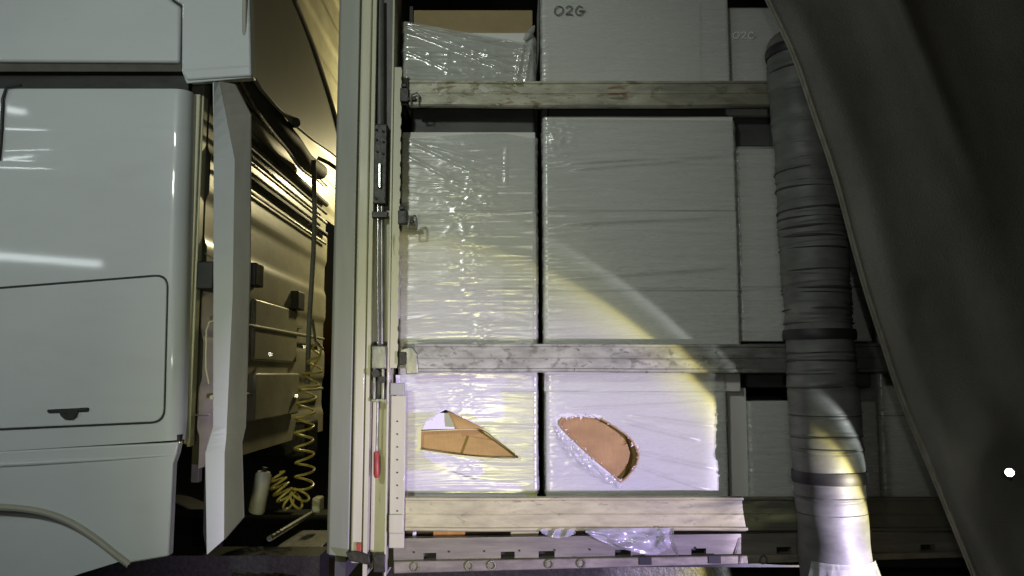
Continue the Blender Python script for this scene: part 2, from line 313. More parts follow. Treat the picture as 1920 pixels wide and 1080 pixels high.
# tension pole and ratchet
T_(MB().tube([P(713, 0, -.005), P(713, 235, -.005)], .017, 16), 'curtain_pole', 'channel')
hs = T_(MB().bx(701, 232, 725, 382, -0.045, 0.012), 'ratchet_housing', 'greasy', bevel=.004)
for k, (u, v) in enumerate(((706, 243), (718, 246), (706, 262), (719, 266), (707, 284), (718, 288), (705, 372), (722, 372))):
    T_(MB().tube([P(u, v, -.0455), P(u, v, -.052)], .005, 8), 'bolt', 'rubber', hs)
T_(MB().tube([P(712, 308, -.052), P(712, 352, -.052)], .008, 10), 'spring_pin', 'chrome', hs)
T_(MB().tube([P(709, 382, -.03), P(709, 645, -.03)], .006, 12), 'tension_rod', 'chrome')
T_(MB().tube([P(716, 386, -.015), P(716, 645, -.015)], .008, 12), 'tension_rod', 'steel')
T_(MB().bx(697, 396, 727, 408, -.05, -.02), 'rod_clamp', 'greasy', bevel=.003)
rt = T_(MB().bx(696, 648, 724, 692, -.062, 0.0), 'ratchet', 'steel', bevel=.005)
T_(MB().tube([P(704, 700, -.07), P(704, 700, 0)], .016, 14), 'ratchet_wheel', 'greasy', rt)
T_(MB().tube([P(716, 712, -.066), P(716, 712, 0)], .014, 14), 'ratchet_wheel', 'greasy', rt)
T_(MB().bx(699, 690, 704, 752, -.06, -.04).bx(715, 690, 720, 752, -.06, -.04).bx(697, 748, 724, 754, -.062, -.038), 'ratchet_fork', 'steel', rt, bevel=.002)
hd = T_(MB().tube([P(708, 752, -.045), P(706, 850, -.045)], .0045, 10), 'crank_rod', 'steel')
T_(MB().tube([P(706, 846, -.045), P(706, 850, -.045), P(706, 890, -.045), P(706, 896, -.045)], [.008, .012, .012, .008], 14), 'crank_grip', 'red', hd)
T_(MB().bx(668, 1018, 677, 1040, -.052, -.038), 'red_tag', 'red', bevel=.002)
T_(MB().prism([(648, 1036), (672, 1034), (692, 1042), (694, 1060), (655, 1052)], -.06, -.01), 'post_foot', 'greasy', bevel=.003)
# slat pocket bracket left empty at mid height
def bracket(name, u, v, par, k=1.0):
    b = MB().bx(u, v, u + 16, v + 26, -.05, -.02).bx(u + 14, v + 18, u + 30, v + 24, -.05, -.03).bx(u+2, v - 8, u + 12, v - 1, -.045, -.02)
    o = T_(b, name, 'greasy', par, bevel=.003)
    pts = [P(u + 20, v + 34, -.052), P(u + 22, v + 14, -.052), P(u + 32, v + 10, -.052), P(u + 35, v + 16, -.052), P(u + 35, v + 36, -.052), P(u + 20, v + 36, -.052)]
    T_(MB().tube(pts, .0045, 8), 'hook_loop', 'steel', o)
    return o
bracket('slat_pocket', 746, 394, TR)
# side rail under the floor: web with slots, lip with loops
def yl(u, v0, v1): return v0 + (v1 - v0) * (u - 740) / 645.0
slots = [(686 + 120, 24), (952, 26), (1025, 30), (1168, 30), (1310, 28), (1470, 28), (1600, 28), (1740, 28)]
rl = MB(); YR = -.012
rl.prism([(738, yl(738, 1010, 1001)), (2300, yl(2300, 1010, 1001)), (2300, yl(2300, 1038, 1027)), (738, yl(738, 1038, 1027))], YR, .028)
cur = 738
for u, wd in slots + [(2300, 0)]:
    a, b = cur, u - wd / 2
    rl.prism([(a, yl(a, 1038, 1027)), (b, yl(b, 1038, 1027)), (b, yl(b, 1052, 1042)), (a, yl(a, 1052, 1042))], YR + .0005, .028); cur = u + wd / 2
rail = T_(rl, 'side_rail', 'rail')
T_(MB().box(-.50, 3.0, .029, .036, 1.08, 1.19), 'rail_backing', 'rubber', rail)
lp = MB(); lp.prism([(738, yl(738, 1053, 1042)), (2300, yl(2300, 1053, 1042)), (2300, yl(2300, 1076, 1058)), (738, yl(738, 1076, 1058))], -.034, .028)
lip = T_(lp, 'rail_lip', 'lip', bevel=.004)
for u in (778, 880, 922, 1030, 1090, 1430, 1560):
    v = yl(u, 1064, 1050); T_(MB().tube([P(u + 7 * math.cos(q), v + 8 * math.sin(q), -.040) for q in [k * .42 for k in range(16)]], .003, 6), 'rope_loop', 'steel', lip)
for u in (1210, 1340, 1520):
    v = yl(u, 1062, 1050); T_(MB().bx(u - 12, v - 9, u + 12, v + 6, -.038, -.0345), 'lashing_socket', 'band', lip, bevel=.002)
for k in range(9):
    u = 776 + k * 66; v = yl(u, 1036, 1026); T_(MB().tube([P(u, v, YR - .0005), P(u, v, YR - .004)], .004, 8), 'rivet', 'rubber', rail)
T_(MB().bx(1800, -200, 2050, 1090, .9, 1.0), 'rear_panel', 'interior')

# ------------------------------------------------------------------ side slats
def slat(label, vt, vb, u0, u1, m, Y=-.03, brk=True, wav=0.0, seed=1):
    z0, z1 = ZR(vb, Y), ZR(vt, Y); x0, x1 = XR(u0, (vt+vb)/2, Y), XR(u1, (vt+vb)/2, Y)
    t = empty('side_slat', ((x0+x1)/2, Y, z0), label, 'slat', 'planks slotted across the open trailer side')
    h = z1 - z0; prof = [(0, 0), (-.010, .006), (-.010, .014), (-.002, .018), (-.002, h*.5 - .003), (.001, h*.5), (-.002, h*.5+.003), (-.002, h - .014), (-.008, h - .010), (-.008, h - .002), (0, h), (.022, h), (.022, 0)]
    nx = 60; rows = []
    rs = np.random.RandomState(seed); ph = rs.rand(4) * 6
    for i in range(nx + 1):
        x = x0 + (x1 - x0) * i / nx; dz = wav * (math.sin(x * 4 + ph[0]) + .5 * math.sin(x * 11 + ph[1])); dy = .002 * math.sin(x * 7 + ph[2])
        rows.append([(x, Y + p[0] + dy, z0 + p[1] + dz * (1 - .3 * p[1] / h)) for p in prof])
    mb = MB(); k = len(prof); vs = [p for r in rows for p in r]
    fs = [(i*k + j, (i+1)*k + j, (i+1)*k + (j+1) % k, i*k + (j+1) % k) for i in range(nx) for j in range(k)] + [tuple(range(k)), tuple(reversed(range(nx*k, (nx+1)*k)))]
    mb.add(vs, fs); o = fixn(mb.build('plank', M[m], t, smooth=25))
    return t
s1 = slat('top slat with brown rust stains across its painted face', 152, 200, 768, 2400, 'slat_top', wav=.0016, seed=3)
bracket('end_catch', 750, 164, s1)
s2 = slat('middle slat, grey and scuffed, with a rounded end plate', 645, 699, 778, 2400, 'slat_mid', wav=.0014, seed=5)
T_(MB().prism([(752, 655), (772, 650), (782, 662), (784, 700), (762, 702), (760, 688), (750, 680)], -.048, -.034), 'end_plate', 'steel', s2, bevel=.003)
T_(MB().bx(748, 660, 762, 684, -.056, -.048), 'end_catch', 'greasy', s2, bevel=.003)
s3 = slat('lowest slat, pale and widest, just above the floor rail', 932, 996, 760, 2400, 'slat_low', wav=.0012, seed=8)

# ------------------------------------------------------------------ wrapped loads
def film_shell(par, x0, x1, z0, z1, Y, seed, m='film', name='stretch_film', side=.22, resx=.008, resz=.004, amp=1.0, crinkle=None, folds=(), holes=(), topf=None, botf=None, e=.004, push=0, zlow=1.73):
    r = .018; xs0, xs1 = x0 - e, x1 + e; yf = Y - e
    path = []
    for t in np.linspace(0, 1, 8)[:-1]: path.append((xs0, yf + side - (side - r) * t, -1, 0))
    for t in np.linspace(0, math.pi / 2, 6)[:-1]: path.append((xs0 + r - r * math.cos(t), yf + r - r * math.sin(t), -math.cos(t), -math.sin(t)))
    for x in np.arange(xs0 + r, xs1 - r, resx): path.append((x, yf, 0, -1))
    for t in np.linspace(0, math.pi / 2, 6): path.append((xs1 - r + r * math.sin(t), yf + r - r * math.cos(t), math.sin(t), -math.cos(t)))
    for t in np.linspace(0, 1, 8)[1:]: path.append((xs1, yf + r + (side - r) * t, 1, 0))
    pa = np.array(path); s = np.concatenate([[0], np.cumsum(np.hypot(np.diff(pa[:, 0]), np.diff(pa[:, 1])))])
    nz = int((z1 - z0) / resz) + 1; zz = np.linspace(0, 1, nz)
    SS, TT = np.meshgrid(s, zz); X0 = np.broadcast_to(pa[:, 0], SS.shape)
    ZB = np.full(SS.shape, z0) if botf is None else botf(X0); ZT = np.full(SS.shape, z1) if topf is None else topf(X0)
    ZZ = ZB + (ZT - ZB) * TT
    sk = ZZ + .03 * (vnoise(SS * 2.2, ZZ * 1.5, seed + 9) - .5)
    d = .0017 * ridge(SS * 3.2 + 5, sk * 58, seed) + .0012 * ridge(SS * 9 + 7, sk * 110, seed + 1, 2) + .004 * vnoise(SS * 4, ZZ * 5, seed + 2)
    d += .0022 * ridge(SS * 1.3 + 3, sk * 17, seed + 5, 8)
    if crinkle:
        for cx, cz, rx, rz, a in crinkle:
            mk = np.exp(-((X0 - cx) / rx) ** 2 - ((ZZ - cz) / rz) ** 2)
            d += a * mk * (.0045 * ridge(SS * 22, ZZ * 50, seed + 3, 3) + .003 * ridge(SS * 60, ZZ * 90, seed + 4, 2))
    for (fx0, fz0, fx1, fz1, wd, a) in folds:      # straight tension folds
        L = math.hypot(fx1 - fx0, fz1 - fz0); tx, tz = (fx1 - fx0) / L, (fz1 - fz0) / L
        al = (X0 - fx0) * tx + (ZZ - fz0) * tz; ac = np.abs(-(X0 - fx0) * tz + (ZZ - fz0) * tx)
        d += a * np.exp(-(ac / wd) ** 2) * np.clip(al / L * 6, 0, 1) * np.clip((L - al) / L * 6, 0, 1)
    d = d * amp * (1 - .15 * (ZZ < zlow)) + push
    XX = X0 + pa[:, 2] * d; YY = pa[:, 1] + pa[:, 3] * d
    V = np.stack([XX, YY, ZZ], -1).reshape(-1, 3); W = len(s)
    keep = np.ones((nz - 1, W - 1), bool)
    if holes:
        fx = (X0[:-1, :-1] + X0[1:, 1:]) / 2; fz = (ZZ[:-1, :-1] + ZZ[1:, 1:]) / 2
        jx = .010 * (vnoise(fx * 60, fz * 60, seed + 6) - .5); jz = .010 * (vnoise(fx * 60, fz * 60, seed + 7) - .5)
        for h in holes: keep &= ~inpoly(fx + jx, fz + jz, h)
    idx = np.arange(nz * W).reshape(nz, W)
    fs = np.stack([idx[:-1, :-1], idx[:-1, 1:], idx[1:, 1:], idx[1:, :-1]], -1)[keep]
    me = bpy.data.meshes.new(name); me.from_pydata(V.tolist(), [], fs.tolist()); me.update()
    return link(name, me, M[m], par, smooth=0) if False else _smooth(link(name, me, M[m], par, smooth=0))
def _smooth(o): o.data.shade_smooth(); return o
def pallet(par, x0, x1, z0, Y, depth=.8, m='pallet', h=.144):
    k = empty('pallet', ((x0+x1)/2, Y, z0)); k.parent = par
    k.matrix_parent_inverse = Matrix.Translation(par.location).inverted()
    def q(mb, n): return mb.build(n, M[m], k, bevel=.003)
    for i in range(3):
        yy = Y + .02 + i * (depth - .12) / 2; q(MB().box(x0, x1, yy, yy + .09, z0, z0 + .02), 'bottom_board')
    w_ = .10
    for i in range(3):
        xx = x0 + i * (x1 - x0 - w_) / 2
        for j in range(3): q(MB().box(xx, xx + w_, Y + .02 + j * (depth - .12) / 2, Y + .11 + j * (depth - .12) / 2, z0 + .021, z0 + .098), 'block')
    for i in range(5):
        yy = Y + .01 + i * (depth - .11) / 4; q(MB().box(x0, x1, yy, yy + .09, z0 + .099, z0 + h - .004), 'top_board')
    return k
def carton(par, x0, x1, z0, z1, Y, D=.75, m='carton', name='carton', holes=()):
    j = lambda a: random.uniform(-a, a)
    dx, dy = j(.003), abs(j(.004))
    if not holes: return MB().box(x0 + dx, x1 + dx, Y + dy, Y + D, z0 + .001, z1 - .001).build(name, M[m], par, bevel=.004)
    # carton with a hole cut in its front wall: front wall as a triangulated plate with hole
    bm = bmesh.new(); t = .005; es = []
    def loop(pts):
        vs = [bm.verts.new((p[0], Y, p[1])) for p in pts]; return [bm.edges.new((vs[i], vs[(i+1) % len(vs)])) for i in range(len(vs))]
    es += loop([(x0, z0 + .001), (x1, z0 + .001), (x1, z1 - .001), (x0, z1 - .001)])
    for h in holes: es += loop(h)
    r = bmesh.ops.triangle_fill(bm, edges=es, use_beauty=True)
    bm.faces.ensure_lookup_table()
    bad = [f for f in bm.faces if any(bool(inpoly(np.array([f.calc_center_median().x]), np.array([f.calc_center_median().z]), h)[0]) for h in holes)]
    bmesh.ops.delete(bm, geom=bad, context='FACES_ONLY')
    for f in bm.faces:
        if f.normal.y > 0: f.normal_flip()
    ex = bmesh.ops.extrude_face_region(bm, geom=list(bm.faces))
    bmesh.ops.translate(bm, verts=[v for v in ex['geom'] if isinstance(v, bmesh.types.BMVert)], vec=(0, t, 0))
    bmesh.ops.recalc_face_normals(bm, faces=bm.faces)
    me = bpy.data.meshes.new(name); bm.to_mesh(me); bm.free()
    b = MB().box(x0, x0 + t, Y + t + .0005, Y + D, z0, z1).box(x1 - t, x1, Y + t + .0005, Y + D, z0, z1).box(x0 + t, x1 - t, Y + t + .0005, Y + D, z0, z0 + t).box(x0 + t, x1 - t, Y + t + .0005, Y + D, z1 - t, z1)
    me2 = me; bm = bmesh.new(); bm.from_mesh(me2); tmp = b.mesh('t'); bm.from_mesh(tmp); bm.to_mesh(me2); bm.free()
    me2.materials.append(M[m]); me2.materials.append(M['kraft'])
    for p in me2.polygons:      # cut edges and inside show brown board
        if p.normal.y > .5 or (abs(p.normal.y) < .3 and Y - 1e-4 < p.center.y < Y + t and x0 + .01 < p.center.x < x1 - .01 and z0 + .01 < p.center.z < z1 - .01): p.material_index = 1
    return link(name, me2, None, par, smooth=0)
def uvp(pts, Y): return [(P(u, v, Y).x, P(u, v, Y).z) for u, v in pts]
def ribbon(pts, wd, Y, t=.0008):
    mb = MB(); pts = [Vector((p[0], p[1])) for p in pts]; rows = []
    for i, p in enumerate(pts):
        d = (pts[min(i+1, len(pts)-1)] - pts[max(i-1, 0)]).normalized(); nn = Vector((-d.y, d.x)) * wd / 2
        rows.append([(p.x + nn.x, Y, p.y + nn.y), (p.x - nn.x, Y, p.y - nn.y), (p.x - nn.x, Y + t, p.y - nn.y), (p.x + nn.x, Y + t, p.y + nn.y)])
    vs = [q for r in rows for q in r]; n = len(rows)
    mb.add(vs, [(i*4 + j, (i+1)*4 + j, (i+1)*4 + (j+1) % 4, i*4 + (j+1) % 4) for i in range(n-1) for j in range(4)] + [(0, 1, 2, 3), (4*n-1, 4*n-2, 4*n-3, 4*n-4)])
    return mb
def smoothpts(pts, k=6):
    out = []
    for i in range(len(pts) - 1):
        p0, p1, p2, p3 = pts[max(i-1, 0)], pts[i], pts[i+1], pts[min(i+2, len(pts)-1)]
        for j in range(k):
            t = j / k; out.append(tuple(.5 * (2*b + (c-a)*t + (2*a-5*b+4*c-d)*t*t + (3*b-a-3*c+d)*t**3) for a, b, c, d in zip(p0, p1, p2, p3)))
    return out + [pts[-1]]

GRP = 'stretch-wrapped pallet loads in the trailer'
YF = .06
ZF = 1.196
# --- left tall load
xl0, xl1 = -0.465, XR(1006, 600, YF)
zt = ZR(247, YF); ztr = ZR(250, YF)
LL = empty('wrapped_load', ((xl0+xl1)/2, YF+.4, ZF), 'tall wrapped pallet load beside the post, its lower carton slit into a pointed brown flap', 'pallet load', GRP)
k = pallet(LL, xl0, xl1, ZF, YF, m='wood')
MB().bx(812, 985, 872, 1012, .030, .058).build('orange_block', M['orange_wood'], LL, bevel=.003)
MB().bx(773, 997, 780, 1009, .030, .05).build('pale_block', M['paper'], LL, bevel=.003)
MB().bx(957, 994, 1010, 1003, .030, .05).build('pale_chock', M['slat_low'], LL, bevel=.003)
zs = [ZF + .145, ZR(735, YF), ZR(540, YF), ZR(395, YF), zt]
# slit hole in the lowest carton
HL = uvp([(790, 809), (870, 806), (902, 806), (932, 828), (971, 857), (930, 857), (870, 853), (789, 841)], YF)
carton(LL, xl0, xl1, zs[0], zs[1], YF, m='carton_yellow_lit', holes=[HL])
for i in (1, 2, 3): carton(LL, xl0, xl1, zs[i], zs[i+1], YF, m='carton')
MB().prism([(778, 790), (985, 790), (985, 872), (778, 872)], YF + .03, YF + .05).build('inner_box', M['kraft_yellow_lit'], LL)
MB().prism([(880, 818), (925, 826), (974, 862), (900, 862), (868, 850)], YF + .018, YF + .024).build('inner_flap', M['kraft_yellow_lit'], LL)
ribbon(uvp(smoothpts([(790, 807), (850, 804), (900, 805), (932, 826), (972, 857)]), YF), .004, YF - .002, .003).build('cut_edge', M['edge_dark'], LL, smooth=0)
ribbon(uvp(smoothpts([(788, 842), (860, 852), (930, 858), (972, 858)]), YF), .003, YF - .002, .003).build('cut_edge', M['edge_dark'], LL, smooth=0)
# raised flap
fl = MB(); A, B, C_ = P(838, 769, YF - .012), P(908, 803, YF - .010), P(853, 805, YF - .045)
rows = []
for i in range(9):
    t = i / 8; a = A.lerp(B, t); m_ = P(850 + 2 * math.sin(t * 3), 786, YF - .03); c = A.lerp(C_, .0).lerp(C_.lerp(B, t), 1.0)
    rows.append([a.lerp(c, s) + Vector((.006 * math.sin(s * 3.1) * (1 - t), -.008 * math.sin(s * math.pi) * (1 - t), 0)) for s in [j / 8 for j in range(9)]])
fl.grid(rows); fl.build('raised_flap', M['kraft_yellow_lit'], LL, solid=.003)
def sheet(par, uv, m='paper', Y=YF - .0022):
    MB().prism(uv, Y, Y + .0015).build('paper_sheet', M[m], par)
sheet(LL, [(742, 430), (944, 505), (944, 600), (742, 598)], 'paper')
sheet(LL, [(742, 703), (950, 704), (950, 725), (938, 728), (945, 752), (946, 785), (905, 792), (880, 775), (745, 773)], 'paper')
sheet(LL, [(790, 845), (870, 858), (900, 862), (910, 885), (890, 900), (860, 890), (800, 862)], 'paper')
sheet(LL, [(742, 880), (850, 884), (905, 900), (972, 908), (990, 933), (742, 930)], 'paper')
sheet(LL, [(792, 805), (800, 786), (836, 768), (870, 782), (906, 801), (868, 804)])
crk = [(XR(880, 345), ZR(350), .12, .15, 1.0), (XR(880, 470), ZR(480), .09, .20, .7), (XR(905, 630), ZR(630), .045, .10, .9), (XR(870, 740), ZR(745), .09, .07, .6), (XR(880, 900), ZR(880), .06, .05, .5)]
fo = [(XR(760, 255), ZR(255), XR(905, 330), ZR(325), .006, .008), (XR(790, 262), ZR(262), XR(960, 312), ZR(312), .005, .006), (XR(750, 280), ZR(280), XR(880, 350), ZR(350), .005, .006),
      (XR(950, 255), ZR(262), XR(948, 330), ZR(345), .004, .006), (XR(900, 700), ZR(540), XR(1000, 540), ZR(541), .003, .004), (XR(940, 735), ZR(735), XR(1010, 735), ZR(736), .003, .004)]
film_shell(LL, xl0, xl1, ZR(930), zt, YF, 11, crinkle=crk, folds=fo, holes=[uvp([(783, 806), (835, 765), (905, 800), (980, 860), (900, 862), (780, 845)], YF)],
           topf=lambda X: ZR(252) + (ZR(242) - ZR(252)) * np.clip((X - XR(760, 255)) / .3, 0, 1) - .02 * np.clip((X - XR(945, 255)) / .1, 0, 1))
# --- right tall load
xr0, xr1 = XR(1021, 500, YF), XR(1384, 500, YF)
RL = empty('wrapped_load', ((xr0+xr1)/2, YF+.4, ZF), 'widest tall wrapped pallet load, with a rounded hole torn open to brown cardboard', 'pallet load', GRP)
pallet(RL, xr0, xr1, ZF, YF, m='wood')
zsr = [ZF + .145, ZR(735, YF), ZR(545, YF), ZR(395, YF), ZR(217, YF)]
HR = uvp([(1047, 792), (1058, 783), (1090, 781), (1124, 785), (1150, 800), (1178, 820), (1194, 842), (1196, 862), (1186, 882), (1164, 902), (1150, 888), (1110, 855), (1070, 818)], YF)
xr1b = XR(1362, 820, YF)
carton(RL, xr0 + .005, xr1b, zsr[0], zsr[1], YF, holes=[HR])
for i in (1, 2, 3): carton(RL, xr0, xr1, zsr[i], zsr[i+1], YF)
MB().prism([(1040, 770), (1130, 778), (1172, 815), (1182, 850), (1172, 890), (1155, 915), (1040, 915)], YF + .022, YF + .04).build('inner_box', M['kraft'], RL, bevel=.004)
MB().prism([(1030, 760), (1215, 760), (1215, 925), (1030, 925)], YF + .06, YF + .065).build('inner_wall', M['kraft'], RL)
rsx = np.random.RandomState(12); mbx = MB()
for u, v in smoothpts([(1049, 795), (1070, 819), (1110, 856), (1150, 889), (1164, 903), (1186, 882), (1196, 862), (1194, 842), (1178, 819), (1150, 799), (1124, 784), (1090, 781), (1058, 783)], 7):
    a_ = rsx.rand() * 6.28; L_ = 3 + 6 * rsx.rand() ** 2
    p0, p1, p2 = P(u - 2.2, v - 1, YF - .003), P(u + 2.2, v + 1.5, YF - .003), P(u + L_ * math.cos(a_), v + L_ * math.sin(a_), YF - .008 - .008 * rsx.rand())
    mbx.add([p0, p1, p2, p0 + Vector((0, .002, 0)), p1 + Vector((0, .002, 0)), p2 + Vector((0, .002, 0))], [(0, 1, 2), (5, 4, 3), (0, 3, 4, 1), (1, 4, 5, 2), (2, 5, 3, 0)])
mbx.build('frayed_paper', M['paper'], RL, smooth=0)
rim = [P(u, v, YF - .004) for u, v in smoothpts([(1126, 785), (1150, 799), (1178, 819), (1194, 842), (1196, 862), (1186, 882), (1164, 903), (1150, 889), (1110, 856), (1070, 819), (1049, 795), (1056, 784)], 4)]
MB().tube(rim, .004, 8).build('torn_rim', M['kraft'], RL)
crk = [(XR(1050, 245), ZR(250), .07, .08, 1.5), (XR(1120, 880), ZR(870), .10, .04, 1.1), (XR(1200, 840), ZR(840), .09, .03, .7), (XR(1045, 850), ZR(850), .035, .14, .9), (XR(1360, 800), ZR(800), .02, .16, .9)]
fo = [(XR(1050, 300), ZR(300), XR(1384, 285), ZR(284), .010, .014), (XR(1060, 310), ZR(312), XR(1300, 292), ZR(294), .007, .010), (XR(1050, 415), ZR(415), XR(1385, 402), ZR(400), .009, .013),
      (XR(1030, 520), ZR(522), XR(1385, 500), ZR(496), .010, .013), (XR(1150, 537), ZR(537), XR(1345, 536), ZR(535), .004, .010), (XR(1030, 735), ZR(735), XR(1330, 746), ZR(746), .003, .005),
      (XR(1170, 790), ZR(790), XR(1320, 828), ZR(828), .008, .013), (XR(1180, 780), ZR(780), XR(1350, 802), ZR(802), .007, .011), (XR(1190, 850), ZR(848), XR(1355, 884), ZR(884), .008, .012), (XR(1195, 870), ZR(875), XR(1340, 920), ZR(925), .007, .010), (XR(1060, 765), ZR(768), XR(1340, 758), ZR(756), .006, .008), (XR(1040, 640), ZR(632), XR(1385, 628), ZR(628), .004, .005)]
film_shell(RL, xr0, xr1, ZR(700), zsr[4] + .004, YF, 23, crinkle=crk, folds=fo, topf=lambda X: ZR(218) + .012 * np.clip(1 - (X - xr0) / .8, 0, 1))
film_shell(RL, xr0 + .005, xr1b, ZR(932), ZR(701), YF, 27, crinkle=crk, folds=fo, holes=[uvp([(1040, 790), (1055, 776), (1130, 780), (1200, 838), (1200, 868), (1165, 908), (1105, 862), (1065, 822)], YF)])
# frayed film round the hole and the film tail under the slat
def fray(par, pts, wd, seed, Y, name='frayed_film'):
    rs = np.random.RandomState(seed); rows = []
    for i, (u, v) in enumerate(pts):
        p = P(u, v, Y); j = rs.rand(5)
        rows.append([p + Vector((wd * s * (.3 + j[0]) * math.cos(i), -.012 * math.sin(s * 2.6 + j[1] * 2) - .004, -wd * s * (.7 + .6 * j[2]))) for s in [k / 6 for k in range(7)]])
    return _smooth(MB().grid(rows).build(name, M['film_thick'], par, smooth=0))
def crumple(par, inner, outer, seed, name='crumpled_film', amp=.022, nn=26):
    a, b = smoothpts(inner, 14), smoothpts(outer, 14); rows = []
    for i in range(min(len(a), len(b))):
        row = []
        for j in range(nn + 1):
            s_ = j / nn; u = a[i][0] + (b[i][0] - a[i][0]) * s_; v = a[i][1] + (b[i][1] - a[i][1]) * s_
            n1 = float(ridge(np.array(u * .10), np.array(v * .10 + u * .03), seed, 2)); n2 = float(vnoise(np.array(u * .22), np.array(v * .25), seed + 1)); n3 = float(vnoise(np.array(i * .5), np.array(1.5), seed + 2))
            e_ = math.sin(math.pi * min(1, s_ * 1.0)) if s_ > .5 else 1
            q = P(u + (6 * (n3 - .5)) * (1 - s_), v + 9 * (n3 - .5) * s_, YF - .005 - amp * .5 * (.6 * n1 + .5 * n2) * e_); row.append(q)
        rows.append(row)
    return _smooth(MB().grid(rows).build(name, M['film_white'], par, smooth=0))
crumple(RL, [(1046, 800), (1068, 824), (1108, 860), (1148, 895), (1166, 908)], [(1040, 812), (1052, 840), (1080, 874), (1125, 902), (1160, 916)], 61)
rows = []
tail_top = [(1095, 990), (1120, 990), (1150, 990), (1180, 990), (1210, 990), (1240, 990), (1262, 990)]
tail_bot = [(1103, 1003), (1135, 1018), (1168, 1030), (1200, 1037), (1232, 1040), (1256, 1030), (1272, 1048)]
tt = smoothpts(tail_top, 8); tb = smoothpts(tail_bot, 8)
rs = np.random.RandomState(4)
for i, (a, b) in enumerate(zip(tt, tb)):
    rows.append([])
    for j in range(21):
        s = j / 20; Y = -.045 - .03 * math.sin(s * 2.5) + .05 * (float(vnoise(np.array(i * .16 + s * 1.5), np.array(s * 3.5), 77)) - .5) * s ** .5 + .006 * (float(vnoise(np.array(i * .5 - s * 3), np.array(s * 9 + i * .2), 78)) - .5)
        if i > 38: Y -= .012 * math.sin((i - 38) * .6 + s * 2)
        rows[-1].append(P(a[0] + (b[0] - a[0]) * s + 2 * math.sin(s * 8 + i * .3), a[1] + (b[1] - a[1]) * s, Y))
_smooth(MB().grid(rows).build('film_tail', M['film_white'], RL, smooth=0))
rows = []
for i in range(17):
    u = 1012 + i * 4.0; rows.append([P(u + s * 4, 992 + s * (8 + 9 * math.sin(i / 16 * math.pi)), -.044 - .012 * math.sin(s * 3 + i)) for s in [k / 6 for k in range(7)]])
_smooth(MB().grid(rows).build('film_tail', M['film_white'], RL, smooth=0))
# narrow recessed carton beside the right load
# --- top left load
zp = zt + .012
TL = empty('wrapped_load', ((xl0+xl1)/2, YF+.4, zp), 'upper load beside the post, film slumped off a bare brown cardboard top', 'pallet load', GRP)
MB().box(xl0 + .03, xl1 - .005, YF + .05, YF + .75, zt + .002, ZR(190, YF + .05)).build('pallet', M['pallet'], TL, bevel=.01)
carton(TL, xl0, xl1 - .01, ZR(188, YF), ZR(60, YF), YF, m='carton')
carton(TL, xl0 + .03, xl1 - .012, ZR(60, YF) + .002, ZR(18, YF + .05), YF + .05, m='kraft_dull', name='brown_carton')
MB().bx(768, 12, 774, 62, YF + .04, YF + .048).build('strap', M['band'], TL)
crk = [(XR(900, 110), ZR(110), .16, .08, .8), (XR(985, 90), ZR(95), .04, .10, 1.2)]
fo = [(XR(742, 38), ZR(34), XR(975, 115), ZR(118), .005, .011), (XR(742, 34), ZR(30), XR(1000, 88), ZR(90), .004, .010), (XR(742, 48), ZR(44), XR(930, 105), ZR(106), .005, .009),
      (XR(742, 82), ZR(80), XR(860, 130), ZR(132), .004, .008), (XR(742, 42), ZR(40), XR(985, 135), ZR(140), .004, .010), (XR(800, 85), ZR(85), XR(806, 118), ZR(118), .003, .006), (XR(838, 80), ZR(80), XR(836, 140), ZR(142), .003, .006),
      (XR(985, 60), ZR(60), XR(968, 140), ZR(145), .005, .014), (XR(998, 66), ZR(62), XR(985, 150), ZR(150), .005, .012)]
film_shell(TL, xl0, xl1 - .01, ZR(190), ZR(40), YF, 31, m='film_thick', crinkle=crk, folds=fo, push=.004,
           topf=lambda X: ZR(28) + (ZR(72) - ZR(28)) * np.clip((X - XR(742, 40)) / (XR(985, 70) - XR(742, 40)), 0, 1) + .05 * np.exp(-((X - XR(996, 50)) / .012) ** 2))
kn = MB().tube([P(983, 76, YF - .02), P(990, 66, YF - .03), P(998, 56, YF - .025), P(1002, 48, YF - .015)], [.008, .014, .012, .003], 9).build('film_knot', M['film_thick'], TL)
# --- top right load, with handwriting
TRL = empty('wrapped_load', ((xr0+xr1)/2, YF+.4, zsr[4]), 'upper load with 02G handwritten in marker at its corner', 'pallet load', GRP)
MB().box(xr0 + .02, xr1 - .01, YF + .04, YF + .75, zsr[4] + .006, ZR(196, YF + .04)).build('pallet', M['pallet'], TRL, bevel=.01)
xt0, xt1 = XR(1016, 80, YF), XR(1366, 80, YF)
carton(TRL, xt0, xt1, ZR(194, YF), ZR(-110, YF), YF)
sheet(TRL, [(1030, 8), (1312, 5), (1314, 158), (1028, 158)], 'carton')
film_shell(TRL, xt0, xt1, ZR(196), ZR(-108), YF, 41, amp=.6, crinkle=[(XR(1030, 110), ZR(115), .01, .12, 1.0)])
def write(par, strokes, ox, oy, sc, m, Y, wd):
    for st in strokes:
        pts = smoothpts([(ox + x * sc, oy + y * sc) for x, y in st], 6)
        ribbon(uvp(pts, Y), wd, Y, .0012).build('handwriting', M[m], par, smooth=0)
HW = [[(8, 0), (1, 5), (0, 13), (6, 17), (14, 12), (15, 4), (8, 0)],
      [(21, 4), (26, 0), (32, 2), (30, 8), (21, 16), (27, 15), (34, 17)],
      [(52, 3), (46, 0), (40, 6), (40, 14), (47, 17), (53, 12), (52, 9), (46, 10), (58, 9)]]
write(TRL, HW, 1040, 11, 1.0, 'ink', YF - .0145, .0045)
